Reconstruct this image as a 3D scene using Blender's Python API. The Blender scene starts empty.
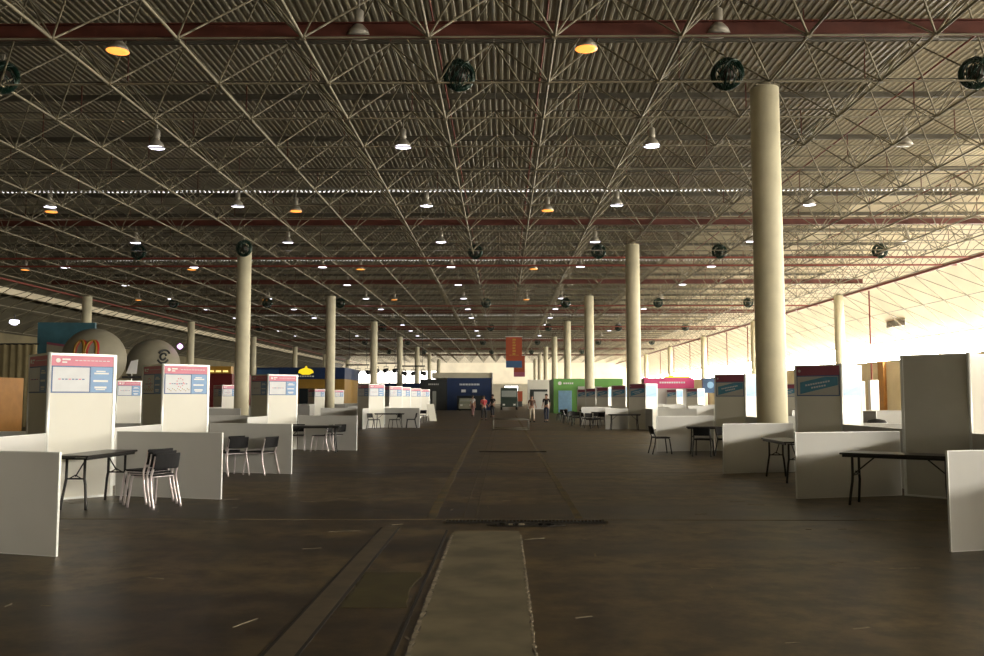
import bpy, math, random
from mathutils import Vector, Matrix
random.seed(7)
PI = math.pi
scn = bpy.context.scene
COL = scn.collection

# ------------------------------------------------------------------ materials
def mat(name, col, rough=0.6, metal=0.0, noise=0.0, scale=4.0, bump=0.0, emit=None, estr=0.0, col2=None, spec=None):
    m = bpy.data.materials.new(name); m.use_nodes = True
    nt = m.node_tree; b = nt.nodes['Principled BSDF']
    b.inputs['Base Color'].default_value = (*col, 1); b.inputs['Roughness'].default_value = rough
    b.inputs['Metallic'].default_value = metal
    if spec is not None: b.inputs['Specular IOR Level'].default_value = spec
    if noise or bump:
        tc = nt.nodes.new('ShaderNodeTexCoord'); n = nt.nodes.new('ShaderNodeTexNoise')
        n.inputs['Scale'].default_value = scale; n.inputs['Detail'].default_value = 5
        nt.links.new(tc.outputs['Object'], n.inputs['Vector'])
        if noise:
            r = nt.nodes.new('ShaderNodeValToRGB')
            c2 = col2 or tuple(max(0, c*(1-noise)) for c in col)
            r.color_ramp.elements[0].position = .35; r.color_ramp.elements[1].position = .65
            r.color_ramp.elements[0].color = (*c2, 1); r.color_ramp.elements[1].color = (*col, 1)
            nt.links.new(n.outputs['Fac'], r.inputs['Fac']); nt.links.new(r.outputs['Color'], b.inputs['Base Color'])
        if bump:
            bp = nt.nodes.new('ShaderNodeBump'); bp.inputs['Strength'].default_value = bump
            nt.links.new(n.outputs['Fac'], bp.inputs['Height']); nt.links.new(bp.outputs['Normal'], b.inputs['Normal'])
    if emit:
        b.inputs['Emission Color'].default_value = (*emit, 1); b.inputs['Emission Strength'].default_value = estr
    return m

M = {}
M['truss'] = mat('cream painted steel', (.265, .235, .16), .55, noise=.35, scale=1.5)
M['redsteel'] = mat('red oxide steel', (.13, .034, .022), .6, noise=.3, scale=2)
M['redpipe'] = mat('red sprinkler pipe', (.22, .045, .03), .5, noise=.2, scale=3)
M['roof'] = mat('weathered roof sheet', (.30, .275, .20), .42, noise=.25, scale=.35, spec=.6)
M['purlin'] = mat('dark purlin steel', (.12, .11, .085), .6, noise=.3, scale=2)
M['concrete'] = mat('cream painted concrete', (.74, .69, .50), .6, noise=.14, scale=1.6, bump=.05)
M['whitepanel'] = mat('white laminate panel', (.82, .81, .73), .38, noise=.03, scale=2)
M['lowpanel'] = mat('light grey laminate panel', (.61, .61, .59), .42, noise=.05, scale=1.5)
M['greypanel'] = mat('glossy grey laminate', (.62, .61, .55), .2, noise=.06, scale=2.5)
M['alu'] = mat('aluminium edge profile', (.82, .84, .82), .35, metal=.35)
M['wall'] = mat('cream wall paint', (.78, .70, .52), .7, noise=.15, scale=.5)
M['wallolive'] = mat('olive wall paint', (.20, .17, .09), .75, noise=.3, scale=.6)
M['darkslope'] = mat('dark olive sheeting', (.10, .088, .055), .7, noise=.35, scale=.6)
M['wallback'] = mat('far wall plaster', (.62, .58, .46), .7, noise=.1, scale=.5)
M['black'] = mat('black plastic', (.018, .018, .02), .45, noise=.2, scale=20)
M['blackwood'] = mat('black table laminate', (.03, .027, .025), .35, noise=.3, scale=8)
M['blackmetal'] = mat('black tube steel', (.02, .02, .02), .4, metal=.2)
M['chrome'] = mat('chrome tube', (.66, .60, .62), .3, metal=.55)
M['padfab'] = mat('black upholstery', (.012, .012, .014), .6, noise=.3, scale=30, bump=.1, spec=.25)
M['pink'] = mat('pink print', (.72, .22, .32), .4, noise=.08, scale=5)
M['blueprint'] = mat('mid blue print', (.24, .43, .74), .4, noise=.1, scale=5)
M['blueframe'] = mat('dark blue print', (.07, .15, .36), .4)
M['paper'] = mat('pale grey print', (.76, .79, .84), .4, noise=.06, scale=6)
M['white'] = mat('white print', (.85, .86, .86), .4)
M['cyanprint'] = mat('cyan blue print', (.10, .34, .54), .35, noise=.15, scale=5)
M['paleblue'] = mat('pale blue print', (.27, .52, .80), .4, noise=.12, scale=4)
M['maroon'] = mat('maroon print', (.32, .08, .13), .4, noise=.1, scale=5)
M['ballgreen'] = mat('dark green wire', (.008, .03, .02), .3, metal=.3)
M['ballcore'] = mat('brown speaker core', (.05, .035, .025), .5, noise=.4, scale=8)
M['lampbody'] = mat('lamp housing', (.45, .42, .36), .45, metal=.3)
M['lampoff'] = mat('unlit lamp glass', (.5, .48, .42), .3)
M['lampwhite'] = mat('lit white lamp glass', (.9, .9, .9), .3, emit=(.86, .84, 1), estr=3.5)
M['lamporange'] = mat('lit sodium lamp glass', (.9, .5, .2), .3, emit=(1, .33, .05), estr=1.15)
M['lamppurple'] = mat('lit violet lamp glass', (.9, .8, .9), .3, emit=(.75, .35, 1), estr=2.2)
M['ylight'] = mat('lit yellow lamp glass', (.9, .8, .3), .3, emit=(1, .78, .25), estr=.7)
M['orange'] = mat('orange banner fabric', (.33, .06, .02), .7, noise=.1, scale=3)
M['navy'] = mat('navy blue vinyl', (.010, .032, .11), .5, noise=.2, scale=1)
M['midblue'] = mat('blue vinyl', (.045, .12, .27), .5, noise=.25, scale=1)
M['teal'] = mat('teal vinyl', (.06, .17, .22), .5, noise=.3, scale=1)
M['charcoal'] = mat('charcoal cladding', (.03, .035, .035), .5, noise=.25, scale=2)
M['green'] = mat('green vinyl', (.16, .42, .10), .5, noise=.12, scale=1)
M['magenta'] = mat('magenta vinyl', (.66, .06, .22), .5, noise=.1, scale=1)
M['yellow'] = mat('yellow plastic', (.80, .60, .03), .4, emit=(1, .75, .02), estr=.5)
M['yelpaint'] = mat('yellow cladding', (.33, .19, .03), .5, noise=.15, scale=1)
M['redgrill'] = mat('dark red cladding', (.14, .015, .015), .5, noise=.2, scale=1)
M['balloon'] = mat('pale grey balloon fabric', (.36, .335, .25), .6, noise=.12, scale=1)
M['gold'] = mat('golden arch red edged', (.40, .22, .03), .4)
M['redplastic'] = mat('red plastic', (.5, .02, .02), .4)
M['orangeclad'] = mat('orange cladding', (.42, .20, .05), .6, noise=.2, scale=2)
M['glassdark'] = mat('dark glass', (.02, .025, .03), .08)
M['winpale'] = mat('pale showroom glass', (.35, .38, .36), .12)
M['carpaint'] = mat('pale silver car paint', (.50, .52, .42), .25, metal=.3)
M['truckpaint'] = mat('dark green truck paint', (.05, .07, .06), .35)
M['rubber'] = mat('black rubber', (.015, .015, .015), .8)
M['skin'] = mat('skin', (.42, .24, .16), .55)
M['hair'] = mat('dark hair', (.02, .014, .01), .6)
M['clothwhite'] = mat('white cotton', (.72, .70, .68), .8)
M['clothred'] = mat('red cotton', (.42, .05, .06), .8)
M['clothdark'] = mat('dark cotton', (.025, .025, .03), .85)
M['clothbrown'] = mat('brown cotton', (.10, .045, .03), .85)
M['clothkhaki'] = mat('pale khaki cotton', (.62, .55, .45), .85)
M['clothnavy'] = mat('navy denim', (.03, .04, .08), .85)
M['clothpink'] = mat('dusty pink cotton', (.40, .22, .22), .85)
M['stone'] = mat('light screed', (.235, .20, .125), .65, noise=.42, scale=2.2, bump=.15)
M['crack'] = mat('chalky crack filler', (.38, .32, .23), .8, noise=.6, scale=9)
M['joint'] = mat('dark floor joint', (.018, .014, .01), .7)
M['rail'] = mat('worn steel channel', (.13, .10, .062), .55, noise=.35, scale=5)
M['rail2'] = mat('pale worn joint', (.27, .21, .12), .6, noise=.7, scale=1.2, col2=(.10, .075, .04))
M['lineyellow'] = mat('worn yellow floor paint', (.17, .115, .035), .6, noise=.55, scale=2.2, col2=(.07, .055, .03))
M['patch'] = mat('mossy yellow patch', (.085, .070, .022), .6, noise=.3, scale=4)

def floor_mat():
    m = bpy.data.materials.new('stained brown concrete'); m.use_nodes = True
    nt = m.node_tree; b = nt.nodes['Principled BSDF']; L = nt.links.new
    tc = nt.nodes.new('ShaderNodeTexCoord')
    mp = nt.nodes.new('ShaderNodeMapping'); mp.inputs['Scale'].default_value = (.07, .42, 1)
    L(tc.outputs['Object'], mp.inputs['Vector'])
    n1 = nt.nodes.new('ShaderNodeTexNoise'); n1.inputs['Scale'].default_value = 1.1; n1.inputs['Detail'].default_value = 8; n1.inputs['Roughness'].default_value = .5
    L(mp.outputs['Vector'], n1.inputs['Vector'])
    n2 = nt.nodes.new('ShaderNodeTexNoise'); n2.inputs['Scale'].default_value = 2.4; n2.inputs['Detail'].default_value = 9; n2.inputs['Roughness'].default_value = .7
    L(tc.outputs['Object'], n2.inputs['Vector'])
    r = nt.nodes.new('ShaderNodeValToRGB'); e = r.color_ramp.elements
    e[0].position = .38; e[0].color = (.031, .0195, .0075, 1); e[1].position = .63; e[1].color = (.142, .104, .050, 1)
    L(n1.outputs['Fac'], r.inputs['Fac'])
    r2 = nt.nodes.new('ShaderNodeValToRGB'); e = r2.color_ramp.elements
    e[0].position = .40; e[0].color = (.42, .36, .30, 1); e[1].position = .60; e[1].color = (1.35, 1.32, 1.2, 1)
    L(n2.outputs['Fac'], r2.inputs['Fac'])
    mx = nt.nodes.new('ShaderNodeMix'); mx.data_type = 'RGBA'; mx.blend_type = 'MULTIPLY'; mx.inputs['Factor'].default_value = 1
    L(r.outputs['Color'], mx.inputs['A']); L(r2.outputs['Color'], mx.inputs['B'])
    L(mx.outputs['Result'], b.inputs['Base Color'])
    mr = nt.nodes.new('ShaderNodeMapRange'); mr.inputs['To Min'].default_value = .32; mr.inputs['To Max'].default_value = .52
    L(n1.outputs['Fac'], mr.inputs['Value']); L(mr.outputs['Result'], b.inputs['Roughness'])
    bp = nt.nodes.new('ShaderNodeBump'); bp.inputs['Strength'].default_value = .12; bp.inputs['Distance'].default_value = .02
    L(n2.outputs['Fac'], bp.inputs['Height']); L(bp.outputs['Normal'], b.inputs['Normal'])
    b.inputs['Specular IOR Level'].default_value = .5
    return m
M['floor'] = floor_mat()

def translucent(name, col, t):
    m = bpy.data.materials.new(name); m.use_nodes = True
    nt = m.node_tree; nt.nodes.clear(); L = nt.links.new
    o = nt.nodes.new('ShaderNodeOutputMaterial'); mix = nt.nodes.new('ShaderNodeMixShader'); mix.inputs[0].default_value = t
    d = nt.nodes.new('ShaderNodeBsdfDiffuse'); tr = nt.nodes.new('ShaderNodeBsdfTranslucent')
    tc = nt.nodes.new('ShaderNodeTexCoord'); n = nt.nodes.new('ShaderNodeTexNoise'); n.inputs['Scale'].default_value = .35; n.inputs['Detail'].default_value = 4
    r = nt.nodes.new('ShaderNodeValToRGB'); e = r.color_ramp.elements
    e[0].position = .3; e[0].color = (*[c*.82 for c in col], 1); e[1].position = .7; e[1].color = (*col, 1)
    L(tc.outputs['Object'], n.inputs['Vector']); L(n.outputs['Fac'], r.inputs['Fac'])
    L(r.outputs['Color'], d.inputs['Color']); L(r.outputs['Color'], tr.inputs['Color'])
    L(d.outputs[0], mix.inputs[1]); L(tr.outputs[0], mix.inputs[2]); L(mix.outputs[0], o.inputs[0])
    return m
M['sheet'] = translucent('translucent daylight sheeting', (.86, .74, .52), .45)
M['farsheet'] = translucent('translucent end wall sheeting', (.86, .76, .56), .40)
M['addedrooflight'] = translucent('added translucent roof sheet', (.68, .60, .43), .17)  # added band: passes sky light so the right-hand ceiling glows
M['addedrooflight2'] = translucent('added dimmer translucent roof sheet', (.50, .445, .32), .08)  # added weaker band next to it, lightens the ceiling towards the right
WIN = 40.0
M['pane'] = mat('frosted daylight pane', (.9, .9, .9), .5, emit=(1, .93, .80), estr=WIN)
M['farpane'] = mat('bright daylight pane', (.9, .9, .9), .5, emit=(1, .95, .88), estr=3.5)

# ------------------------------------------------------------------ mesh builder
class MB:
    def __init__(s): s.v = []; s.f = []; s.m = []; s.mats = []; s.sm = []
    def mi(s, m):
        if m not in s.mats: s.mats.append(m)
        return s.mats.index(m)
    def add(s, vs, fs, m, smooth=False):
        o = len(s.v); k = s.mi(m); s.v += [tuple(v) for v in vs]
        for f in fs: s.f.append(tuple(i+o for i in f)); s.m.append(k); s.sm.append(smooth)
        return s
    def box(s, a, b, m, T=None):
        x0, y0, z0 = a; x1, y1, z1 = b
        vs = [(x0,y0,z0),(x1,y0,z0),(x1,y1,z0),(x0,y1,z0),(x0,y0,z1),(x1,y0,z1),(x1,y1,z1),(x0,y1,z1)]
        if T is not None: vs = [T @ Vector(v) for v in vs]
        return s.add(vs, [(0,3,2,1),(4,5,6,7),(0,1,5,4),(1,2,6,5),(2,3,7,6),(3,0,4,7)], m)
    def tube(s, p, q, r, m, n=6, r2=None, caps=False):
        p = Vector(p); q = Vector(q); d = q-p
        if d.length < 1e-6: return s
        u = d.orthogonal().normalized(); w = d.normalized().cross(u); r2 = r if r2 is None else r2
        vs = []
        for (c, rr) in ((p, r), (q, r2)):
            for i in range(n):
                a = 2*PI*i/n; vs.append(c + u*math.cos(a)*rr + w*math.sin(a)*rr)
        fs = [(i, (i+1) % n, n+(i+1) % n, n+i) for i in range(n)]
        if caps: fs += [tuple(range(n-1, -1, -1)), tuple(range(n, 2*n))]
        return s.add(vs, fs, m, n > 4)
    def path(s, pts, r, m, n=8):
        pts = [Vector(p) for p in pts]; vs = []; u = None
        for i, p in enumerate(pts):
            d = (pts[min(i+1, len(pts)-1)] - pts[max(i-1, 0)]).normalized()
            u = d.orthogonal().normalized() if u is None else (u - d*u.dot(d)).normalized()
            w = d.cross(u)
            for k in range(n):
                a = 2*PI*k/n; vs.append(p + u*math.cos(a)*r + w*math.sin(a)*r)
        fs = [(j*n+i, j*n+(i+1) % n, (j+1)*n+(i+1) % n, (j+1)*n+i) for j in range(len(pts)-1) for i in range(n)]
        fs += [tuple(range(n-1, -1, -1)), tuple(range((len(pts)-1)*n, len(pts)*n))]
        return s.add(vs, fs, m, True)
    def lathe(s, prof, m, c=(0,0,0), n=24, caps=True):
        vs = []; c = Vector(c)
        for (r, z) in prof:
            for i in range(n):
                a = 2*PI*i/n; vs.append(c + Vector((r*math.cos(a), r*math.sin(a), z)))
        k = len(prof)
        fs = [(j*n+i, j*n+(i+1) % n, (j+1)*n+(i+1) % n, (j+1)*n+i) for j in range(k-1) for i in range(n)]
        if caps: fs += [tuple(range(n-1, -1, -1)), tuple(range((k-1)*n, k*n))]
        return s.add(vs, fs, m, True)
    def prism(s, poly, z0, z1, m, T=None):
        n = len(poly); vs = [Vector((x, y, z0)) for x, y in poly] + [Vector((x, y, z1)) for x, y in poly]
        if T is not None: vs = [T @ v for v in vs]
        fs = [tuple(range(n-1, -1, -1)), tuple(range(n, 2*n))] + [(i, (i+1) % n, n+(i+1) % n, n+i) for i in range(n)]
        return s.add(vs, fs, m)
    def build(s, name, parent=None, bevel=0):
        me = bpy.data.meshes.new(name); me.from_pydata(s.v, [], s.f)
        for m in s.mats: me.materials.append(m)
        me.polygons.foreach_set('material_index', s.m); me.polygons.foreach_set('use_smooth', s.sm); me.update()
        o = bpy.data.objects.new(name, me); COL.objects.link(o)
        if parent is not None: o.parent = parent
        if bevel:
            b = o.modifiers.new('bevel', 'BEVEL'); b.width = bevel; b.segments = 2; b.limit_method = 'ANGLE'
        return o

def tag(o, label=None, cat=None, group=None, kind=None):
    if label: o['label'] = label
    if cat: o['category'] = cat
    if group: o['group'] = group
    if kind: o['kind'] = kind
    return o
def empty(name, loc, rz, label, cat, group=None):
    o = bpy.data.objects.new(name, None); COL.objects.link(o); o.empty_display_size = .2
    o.location = loc; o.rotation_euler = (0, 0, rz)
    return tag(o, label, cat, group)
def copy_tree(o, parent=None):
    c = o.copy(); COL.objects.link(c)
    if parent is not None: c.parent = parent
    for ch in list(o.children): copy_tree(ch, c)
    return c
protos = {}
def place(kind, maker, loc, rz, label, cat, group=None):
    """first call uses the built thing itself, the next ones copy it"""
    if kind not in protos: o = maker(); protos[kind] = o
    else: o = copy_tree(protos[kind])
    o.location = loc; o.rotation_euler = (0, 0, rz)
    for k in ('group',):
        if k in o.keys(): del o[k]
    return tag(o, label, cat, group)
def struct(o): o['kind'] = 'structure'; return o
ORD = ['nearest', 'second', 'third', 'fourth', 'fifth', 'sixth', 'seventh', 'eighth', 'ninth', 'tenth', 'eleventh', 'twelfth', 'thirteenth', 'fourteenth', 'fifteenth', 'sixteenth']
def nth(i): return 'nearest' if i == 0 else ORD[i] + ' nearest'

# ------------------------------------------------------------------ dimensions (metres; camera looks along +Y)
SX, SY = 2.82, 2.888          # space frame module
BAY = 8*SY                    # column bay, 23.1 m
COLX = [-32.4, -13.35, 6.66, 25.9]
Y0C = 22.1
YB, YF = -36.0, 207.0         # back and far walls
ZL, ZU, ZR = 9.56, 11.2, 12.15
RX = 32.0; LX = -39.5         # side walls

# ------------------------------------------------------------------ floor and floor marks
b = MB(); b.add([(LX-.3, YB-.3, 0), (RX+.3, YB-.3, 0), (RX+.3, YF+.3, 0), (LX-.3, YF+.3, 0), (LX-.3, YB-.3, -.3), (RX+.3, YB-.3, -.3), (RX+.3, YF+.3, -.3), (LX-.3, YF+.3, -.3)],
      [(0,1,2,3), (7,6,5,4), (0,4,5,1), (1,5,6,2), (2,6,7,3), (3,7,4,0)], M['floor']); struct(b.build('floor'))
def strip(name, x0, x1, y0, y1, m, z=.003, x0f=None, x1f=None, jag=0, n=1):
    b = MB(); x0f = x0 if x0f is None else x0f; x1f = x1 if x1f is None else x1f
    rows = []
    for i in range(n+1):
        t = i/n; a = x0+(x0f-x0)*t; c = x1+(x1f-x1)*t
        rows.append((a + random.uniform(-jag, jag), c + random.uniform(-jag, jag), y0+(y1-y0)*t))
    for i in range(n):
        a, c = rows[i], rows[i+1]
        b.add([(a[0], a[2], 0), (a[1], a[2], 0), (c[1], c[2], 0), (c[0], c[2], 0), (a[0], a[2], z), (a[1], a[2], z), (c[1], c[2], z), (c[0], c[2], z)],
              [(4,5,6,7), (0,1,5,4), (1,2,6,5), (2,3,7,6), (3,0,4,7)], m)
    return struct(b.build(name))
strip('floor_screed_strip', -.56, .19, 1.0, 10.3, M['stone'], .004, jag=.02, n=160)
strip('floor_crack_seam', -.585, -.555, 1.0, 10.0, M['crack'], .005, jag=.009, n=260)
strip('floor_crack_seam', .185, .20, 4.0, 9.6, M['crack'], .005, jag=.010, n=200)
strip('floor_joint', -.69, -.665, 1.0, 10.4, M['joint'], .003, x0f=-.66, x1f=-.635)
strip('floor_channel', -1.42, -1.24, 1.0, 10.6, M['rail'], .004)
strip('floor_joint', -1.445, -1.42, 1.0, 10.6, M['joint'], .003)
strip('floor_joint', -1.24, -1.215, 1.0, 10.6, M['joint'], .003)
strip('floor_paint_patch', -1.20, -.72, 6.6, 7.9, M['patch'], .003, jag=.03, n=8)
strip('floor_paint_line', -.98, -.86, 11.4, 75, M['lineyellow'], .003, x0f=-1.75, x1f=-1.58, jag=.012, n=120)
strip('floor_paint_line', .92, 1.01, 11.4, 75, M['lineyellow'], .003, x0f=1.0, x1f=1.14, jag=.012, n=120)
strip('floor_joint', -.52, -.505, 11.4, 60, M['rail'], .003)
strip('floor_joint', -.36, -.345, 11.4, 60, M['rail'], .003)
for (yy, xa, xb) in ((11.28, -12, 12), (18.3, -20, 20), (30, -25, 24), (41.5, -30, 24)):
    strip('floor_joint', xa, xb, yy-.02, yy+.02, M['rail'] if yy != 11.28 else M['rail2'], .003, jag=.02, n=1)
b = MB()
for k in range(80):                                     # thin chalk scuffs on the concrete
    x, y = random.uniform(-7, 6), random.uniform(5.6, 14); a = random.uniform(-.5, .5); l = random.uniform(.05, .3); w = random.uniform(.003, .012)
    T = Matrix.Translation((x, y, 0)) @ Matrix.Rotation(a + (PI/2 if random.random() < .3 else 0), 4, 'Z')
    b.box((-l/2, -w, 0), (l/2, w, .003), M['crack'], T)
struct(b.build('floor_scuffs'))

def grate(y, x0, x1, label):
    t = empty('drain_grate', ((x0+x1)/2, y, 0), 0, label, 'drain')
    w = (x1-x0)/2; b = MB()
    b.box((-w, -.10, 0), (w, -.085, .022), M['joint']); b.box((-w, .085, 0), (w, .10, .022), M['rail'])
    for s in (-1, 1): b.box((s*w-.02, -.10, 0), (s*w+.02, .10, .03), M['rail'])
    b.build('frame', t)
    b = MB(); b.box((-w+.02, -.085, 0), (w-.02, .085, .006), M['joint'])
    n = 44
    for i in range(n):
        x = -w+.04+(2*w-.08)*i/(n-1); b.box((x-.006, -.085, .006), (x+.006, .085, .018), M['blackmetal'])
    b.build('grating', t)
grate(11.05, -.72, 1.26, 'long black drain grate across the aisle nearest the camera')
grate(25.2, -.66, 1.2, 'smaller-looking drain grate across the aisle farther back')
b = MB()
b.prism([(-.32, -.08), (.28, -.10), (.50, 0), (.30, .07), (-.25, .06), (-.45, 0)], 0, .012, M['joint'])
for k in range(14): 
    x = random.uniform(-.4, .4); b.box((x, -.05, .012), (x+.05, -.02, .03), M['crack'] if k % 3 == 0 else M['joint'])
o = b.build('floor_rubble'); o.location = (.25, 10.78, 0); tag(o, 'dark broken hole with rubble in front of the nearer drain grate', 'rubble')

# low steel frame on the floor in mid aisle
t = empty('floor_guard_frame', (.38, 42.6, 0), 0, 'low steel frame standing on the aisle floor ahead of the people', 'guard frame')
b = MB(); w, d, h = .84, 1.1, .5
for z in (.05, h):
    b.path([(-w, -d, z), (w, -d, z)], .02, M['purlin']); b.path([(-w, d, z), (w, d, z)], .02, M['purlin'])
    b.path([(-w, -d, z), (-w, d, z)], .02, M['purlin']); b.path([(w, -d, z), (w, d, z)], .02, M['purlin'])
b.build('rails', t)
for sx in (-1, 1):
    for sy in (-1, 1): b = MB(); b.tube((sx*w, sy*d, 0), (sx*w, sy*d, h), .022, M['purlin'], 8, caps=True); b.build('post', t)

# ------------------------------------------------------------------ walls, soffits, windows
def slab(name, pts, m, th=.15, nrm=(0,0,1)):
    n = Vector(nrm)*th; k = len(pts); vs = [Vector(p) for p in pts] + [Vector(p)+n for p in pts]
    b = MB(); b.add(vs, [tuple(range(k)), tuple(range(2*k-1, k-1, -1))] + [(i, k+i, k+(i+1) % k, (i+1) % k) for i in range(k)], m)
    return struct(b.build(name))
SZ0, SZ1 = 4.56, 6.1          # daylight strip
b = MB(); b.box((RX, YB, 0), (RX+.2, YF, SZ0), M['wall']); struct(b.build('wall_right'))
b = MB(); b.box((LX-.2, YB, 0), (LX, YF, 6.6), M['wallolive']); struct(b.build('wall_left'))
b = MB(); b.box((LX-.2, YB-.2, 0), (RX+.2, YB, 12.6), M['wallback']); struct(b.build('wall_back'))
# far wall: plaster below, translucent sheeting above, with bright openings
b = MB(); b.box((LX, YF, 0), (RX, YF+.2, 4.7), M['wallback']); struct(b.build('wall_far'))
b = MB(); b.add([(LX, YF, 4.7), (RX, YF, 4.7), (RX, YF, 12.6), (LX, YF, 12.6)], [(0,1,2,3)], M['farsheet']); struct(b.build('wall_far_upper'))
# slanted daylight sheeting on the right, painted sheeting on the left
b = MB(); n = 21
for i in range(n):
    ya = YB+(YF-YB)*i/n; yb = YB+(YF-YB)*(i+1)/n
    b.add([(RX, ya, SZ1), (RX, yb, SZ1), (27.6, yb, ZR+.3), (27.6, ya, ZR+.3)], [(0,1,2,3)], M['sheet'])
struct(b.build('wall_right_upper'))
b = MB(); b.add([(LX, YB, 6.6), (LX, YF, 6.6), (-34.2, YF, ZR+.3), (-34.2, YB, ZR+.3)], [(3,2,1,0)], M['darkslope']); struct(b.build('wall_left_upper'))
b = MB(); b.box((-35.9, YB, 8.95), (-35.6, YF, 9.4), M['wall']); struct(b.build('side_beam'))
nw = 12; k = 1
for i in range(nw):
    ya = YB+(YF-YB)*i/nw; yb = YB+(YF-YB)*(i+1)/nw
    root = bpy.data.objects.new('window_%d' % k, None); COL.objects.link(root); struct(root); root.location = (RX, (ya+yb)/2, SZ0); k += 1
    h = (yb-ya)/2
    b = MB(); b.add([(.06, -h, 0), (.06, h, 0), (.06, h, SZ1-SZ0), (.06, -h, SZ1-SZ0)], [(0,3,2,1)], M['pane']); b.build('pane', root)
    b = MB(); b.box((-.02, -h, -.04), (.12, h, .03), M['wall']); b.box((-.02, -h, SZ1-SZ0-.03), (.12, h, SZ1-SZ0+.04), M['wall'])
    b.box((-.02, h-.04, 0), (.12, h, SZ1-SZ0), M['wall']); b.build('window_frame', root)
# bright openings in the far wall
for (x0, x1, z0, z1) in ((-37.5, -15.5, 4.9, 7.7), (.3, 3.6, 2.2, 4.2)):
    root = bpy.data.objects.new('window_%d' % k, None); COL.objects.link(root); struct(root); root.location = (0, YF, 0); k += 1
    b = MB(); b.add([(x0, -.03, z0), (x1, -.03, z0), (x1, -.03, z1), (x0, -.03, z1)], [(0,1,2,3)], M['farpane']); b.build('pane', root)
    b = MB()
    n = 6 if x1-x0 > 6 else 1
    for i in range(n+1):
        x = x0+(x1-x0)*i/n; b.box((x-.12, -.12, z0-.1), (x+.12, 0, z1+.1), M['purlin'] if n == 1 else M['wallback'])
    b.box((x0, -.12, z1), (x1, 0, z1+.2), M['purlin'] if n == 1 else M['wallback']); b.box((x0, -.12, z0-.2), (x1, 0, z0), M['purlin'] if n == 1 else M['wallback'])
    b.build('window_frame', root)

# roof sheets: corrugated along Y, a small step with air gaps at every column line
def roof():
    b = MB(); p = .22; x0, x1 = -34.4, 27.8; nx = int((x1-x0)/p)
    prof = []
    for i in range(nx+1):
        x = x0+i*p; prof += [(x, .0), (x+.07, .0), (x+.10, .038), (x+.19, .038)]
    edges = [YB] + [Y0C+BAY*k for k in range(-1, 9) if YB < Y0C+BAY*k < YF] + [YF]
    for i in range(len(edges)-1):
        ya, yb = edges[i], edges[i+1]
        za, zb = ZR, ZR+(.085 if abs(yb-Y0C-BAY) < 1 else .03); vs = []
        for (x, z) in prof: vs += [(x, ya, z+za), (x, yb+.04, z+zb)]
        n = len(prof)
        for (m, xa, xb) in ((M['roof'], -99, 12.5), (M['addedrooflight2'], 12.5, 19.4), (M['addedrooflight'], 19.4, 99)):  # both translucent bands are added to brighten the right side
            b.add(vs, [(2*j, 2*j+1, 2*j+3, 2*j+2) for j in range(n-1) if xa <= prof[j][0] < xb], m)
        if i+1 < len(edges)-1:                      # closure comb in the step, with gaps
            j = 0; x = x0
            while x < x1:
                b.box((x, yb-.01, ZR-.02), (x+.12, yb+.01, ZR+.16), M['roof']); x += .24
    return struct(b.build('ceiling'))
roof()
# purlins under the roof and red posts
b = MB(); y = -30.0
while y < YF-1:
    b.box((-34, y-.06, ZR-.22), (27.5, y+.06, ZR-.03), M['purlin']); y += 5.02
struct(b.build('roof_purlins'))

# ------------------------------------------------------------------ space frame
XN = [6.8+SX*i for i in range(-14, 8)]
JN = range(-14, 64); YN = [Y0C+SY*j for j in JN]
NX, NY = len(XN), len(YN)
b = MB(); bp = MB()
for j, y in enumerate(YN):
    ns = 6 if y < 60 else 4
    red = False
    b.tube((XN[0], y, ZL), (XN[-1], y, ZL), .022 if not red else .036, M['truss'] if not red else M['redsteel'], ns)
    if j < NY-1:
        yu = y+SY/2
        b.tube((XN[0]-SX/2, yu, ZU), (XN[-1]+SX/2, yu, ZU), .018, M['purlin'], ns)
        for i in range(NX):
            b.tube((XN[i], y, ZL), (XN[i], YN[j+1], ZL), .037, M['truss'], ns)
        for i in range(-1, NX):
            xu = XN[i]+SX/2 if i >= 0 else XN[0]-SX/2
            if j < NY-2: b.tube((xu, yu, ZU), (xu, yu+SY, ZU), .018, M['purlin'], ns)
            r = .024
            if i >= 0:
                b.tube((XN[i], y, ZL), (xu, yu, ZU), r, M['truss'], ns); b.tube((XN[i], YN[j+1], ZL), (xu, yu, ZU), r, M['truss'], ns)
            if i+1 < NX:
                b.tube((XN[i+1], y, ZL), (xu, yu, ZU), r, M['truss'], ns); b.tube((XN[i+1], YN[j+1], ZL), (xu, yu, ZU), r, M['truss'], ns)
            if (i+j) % 2 == 0: bp.tube((xu, yu, ZU), (xu, yu, ZR-.03), .022, M['redsteel'], 4)
    for i in range(NX):                               # node plates
        if y < 70: b.box((XN[i]-.06, y-.06, ZL-.045), (XN[i]+.06, y+.06, ZL+.045), M['truss'])
struct(b.build('space_frame')); struct(bp.build('roof_posts'))

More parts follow.
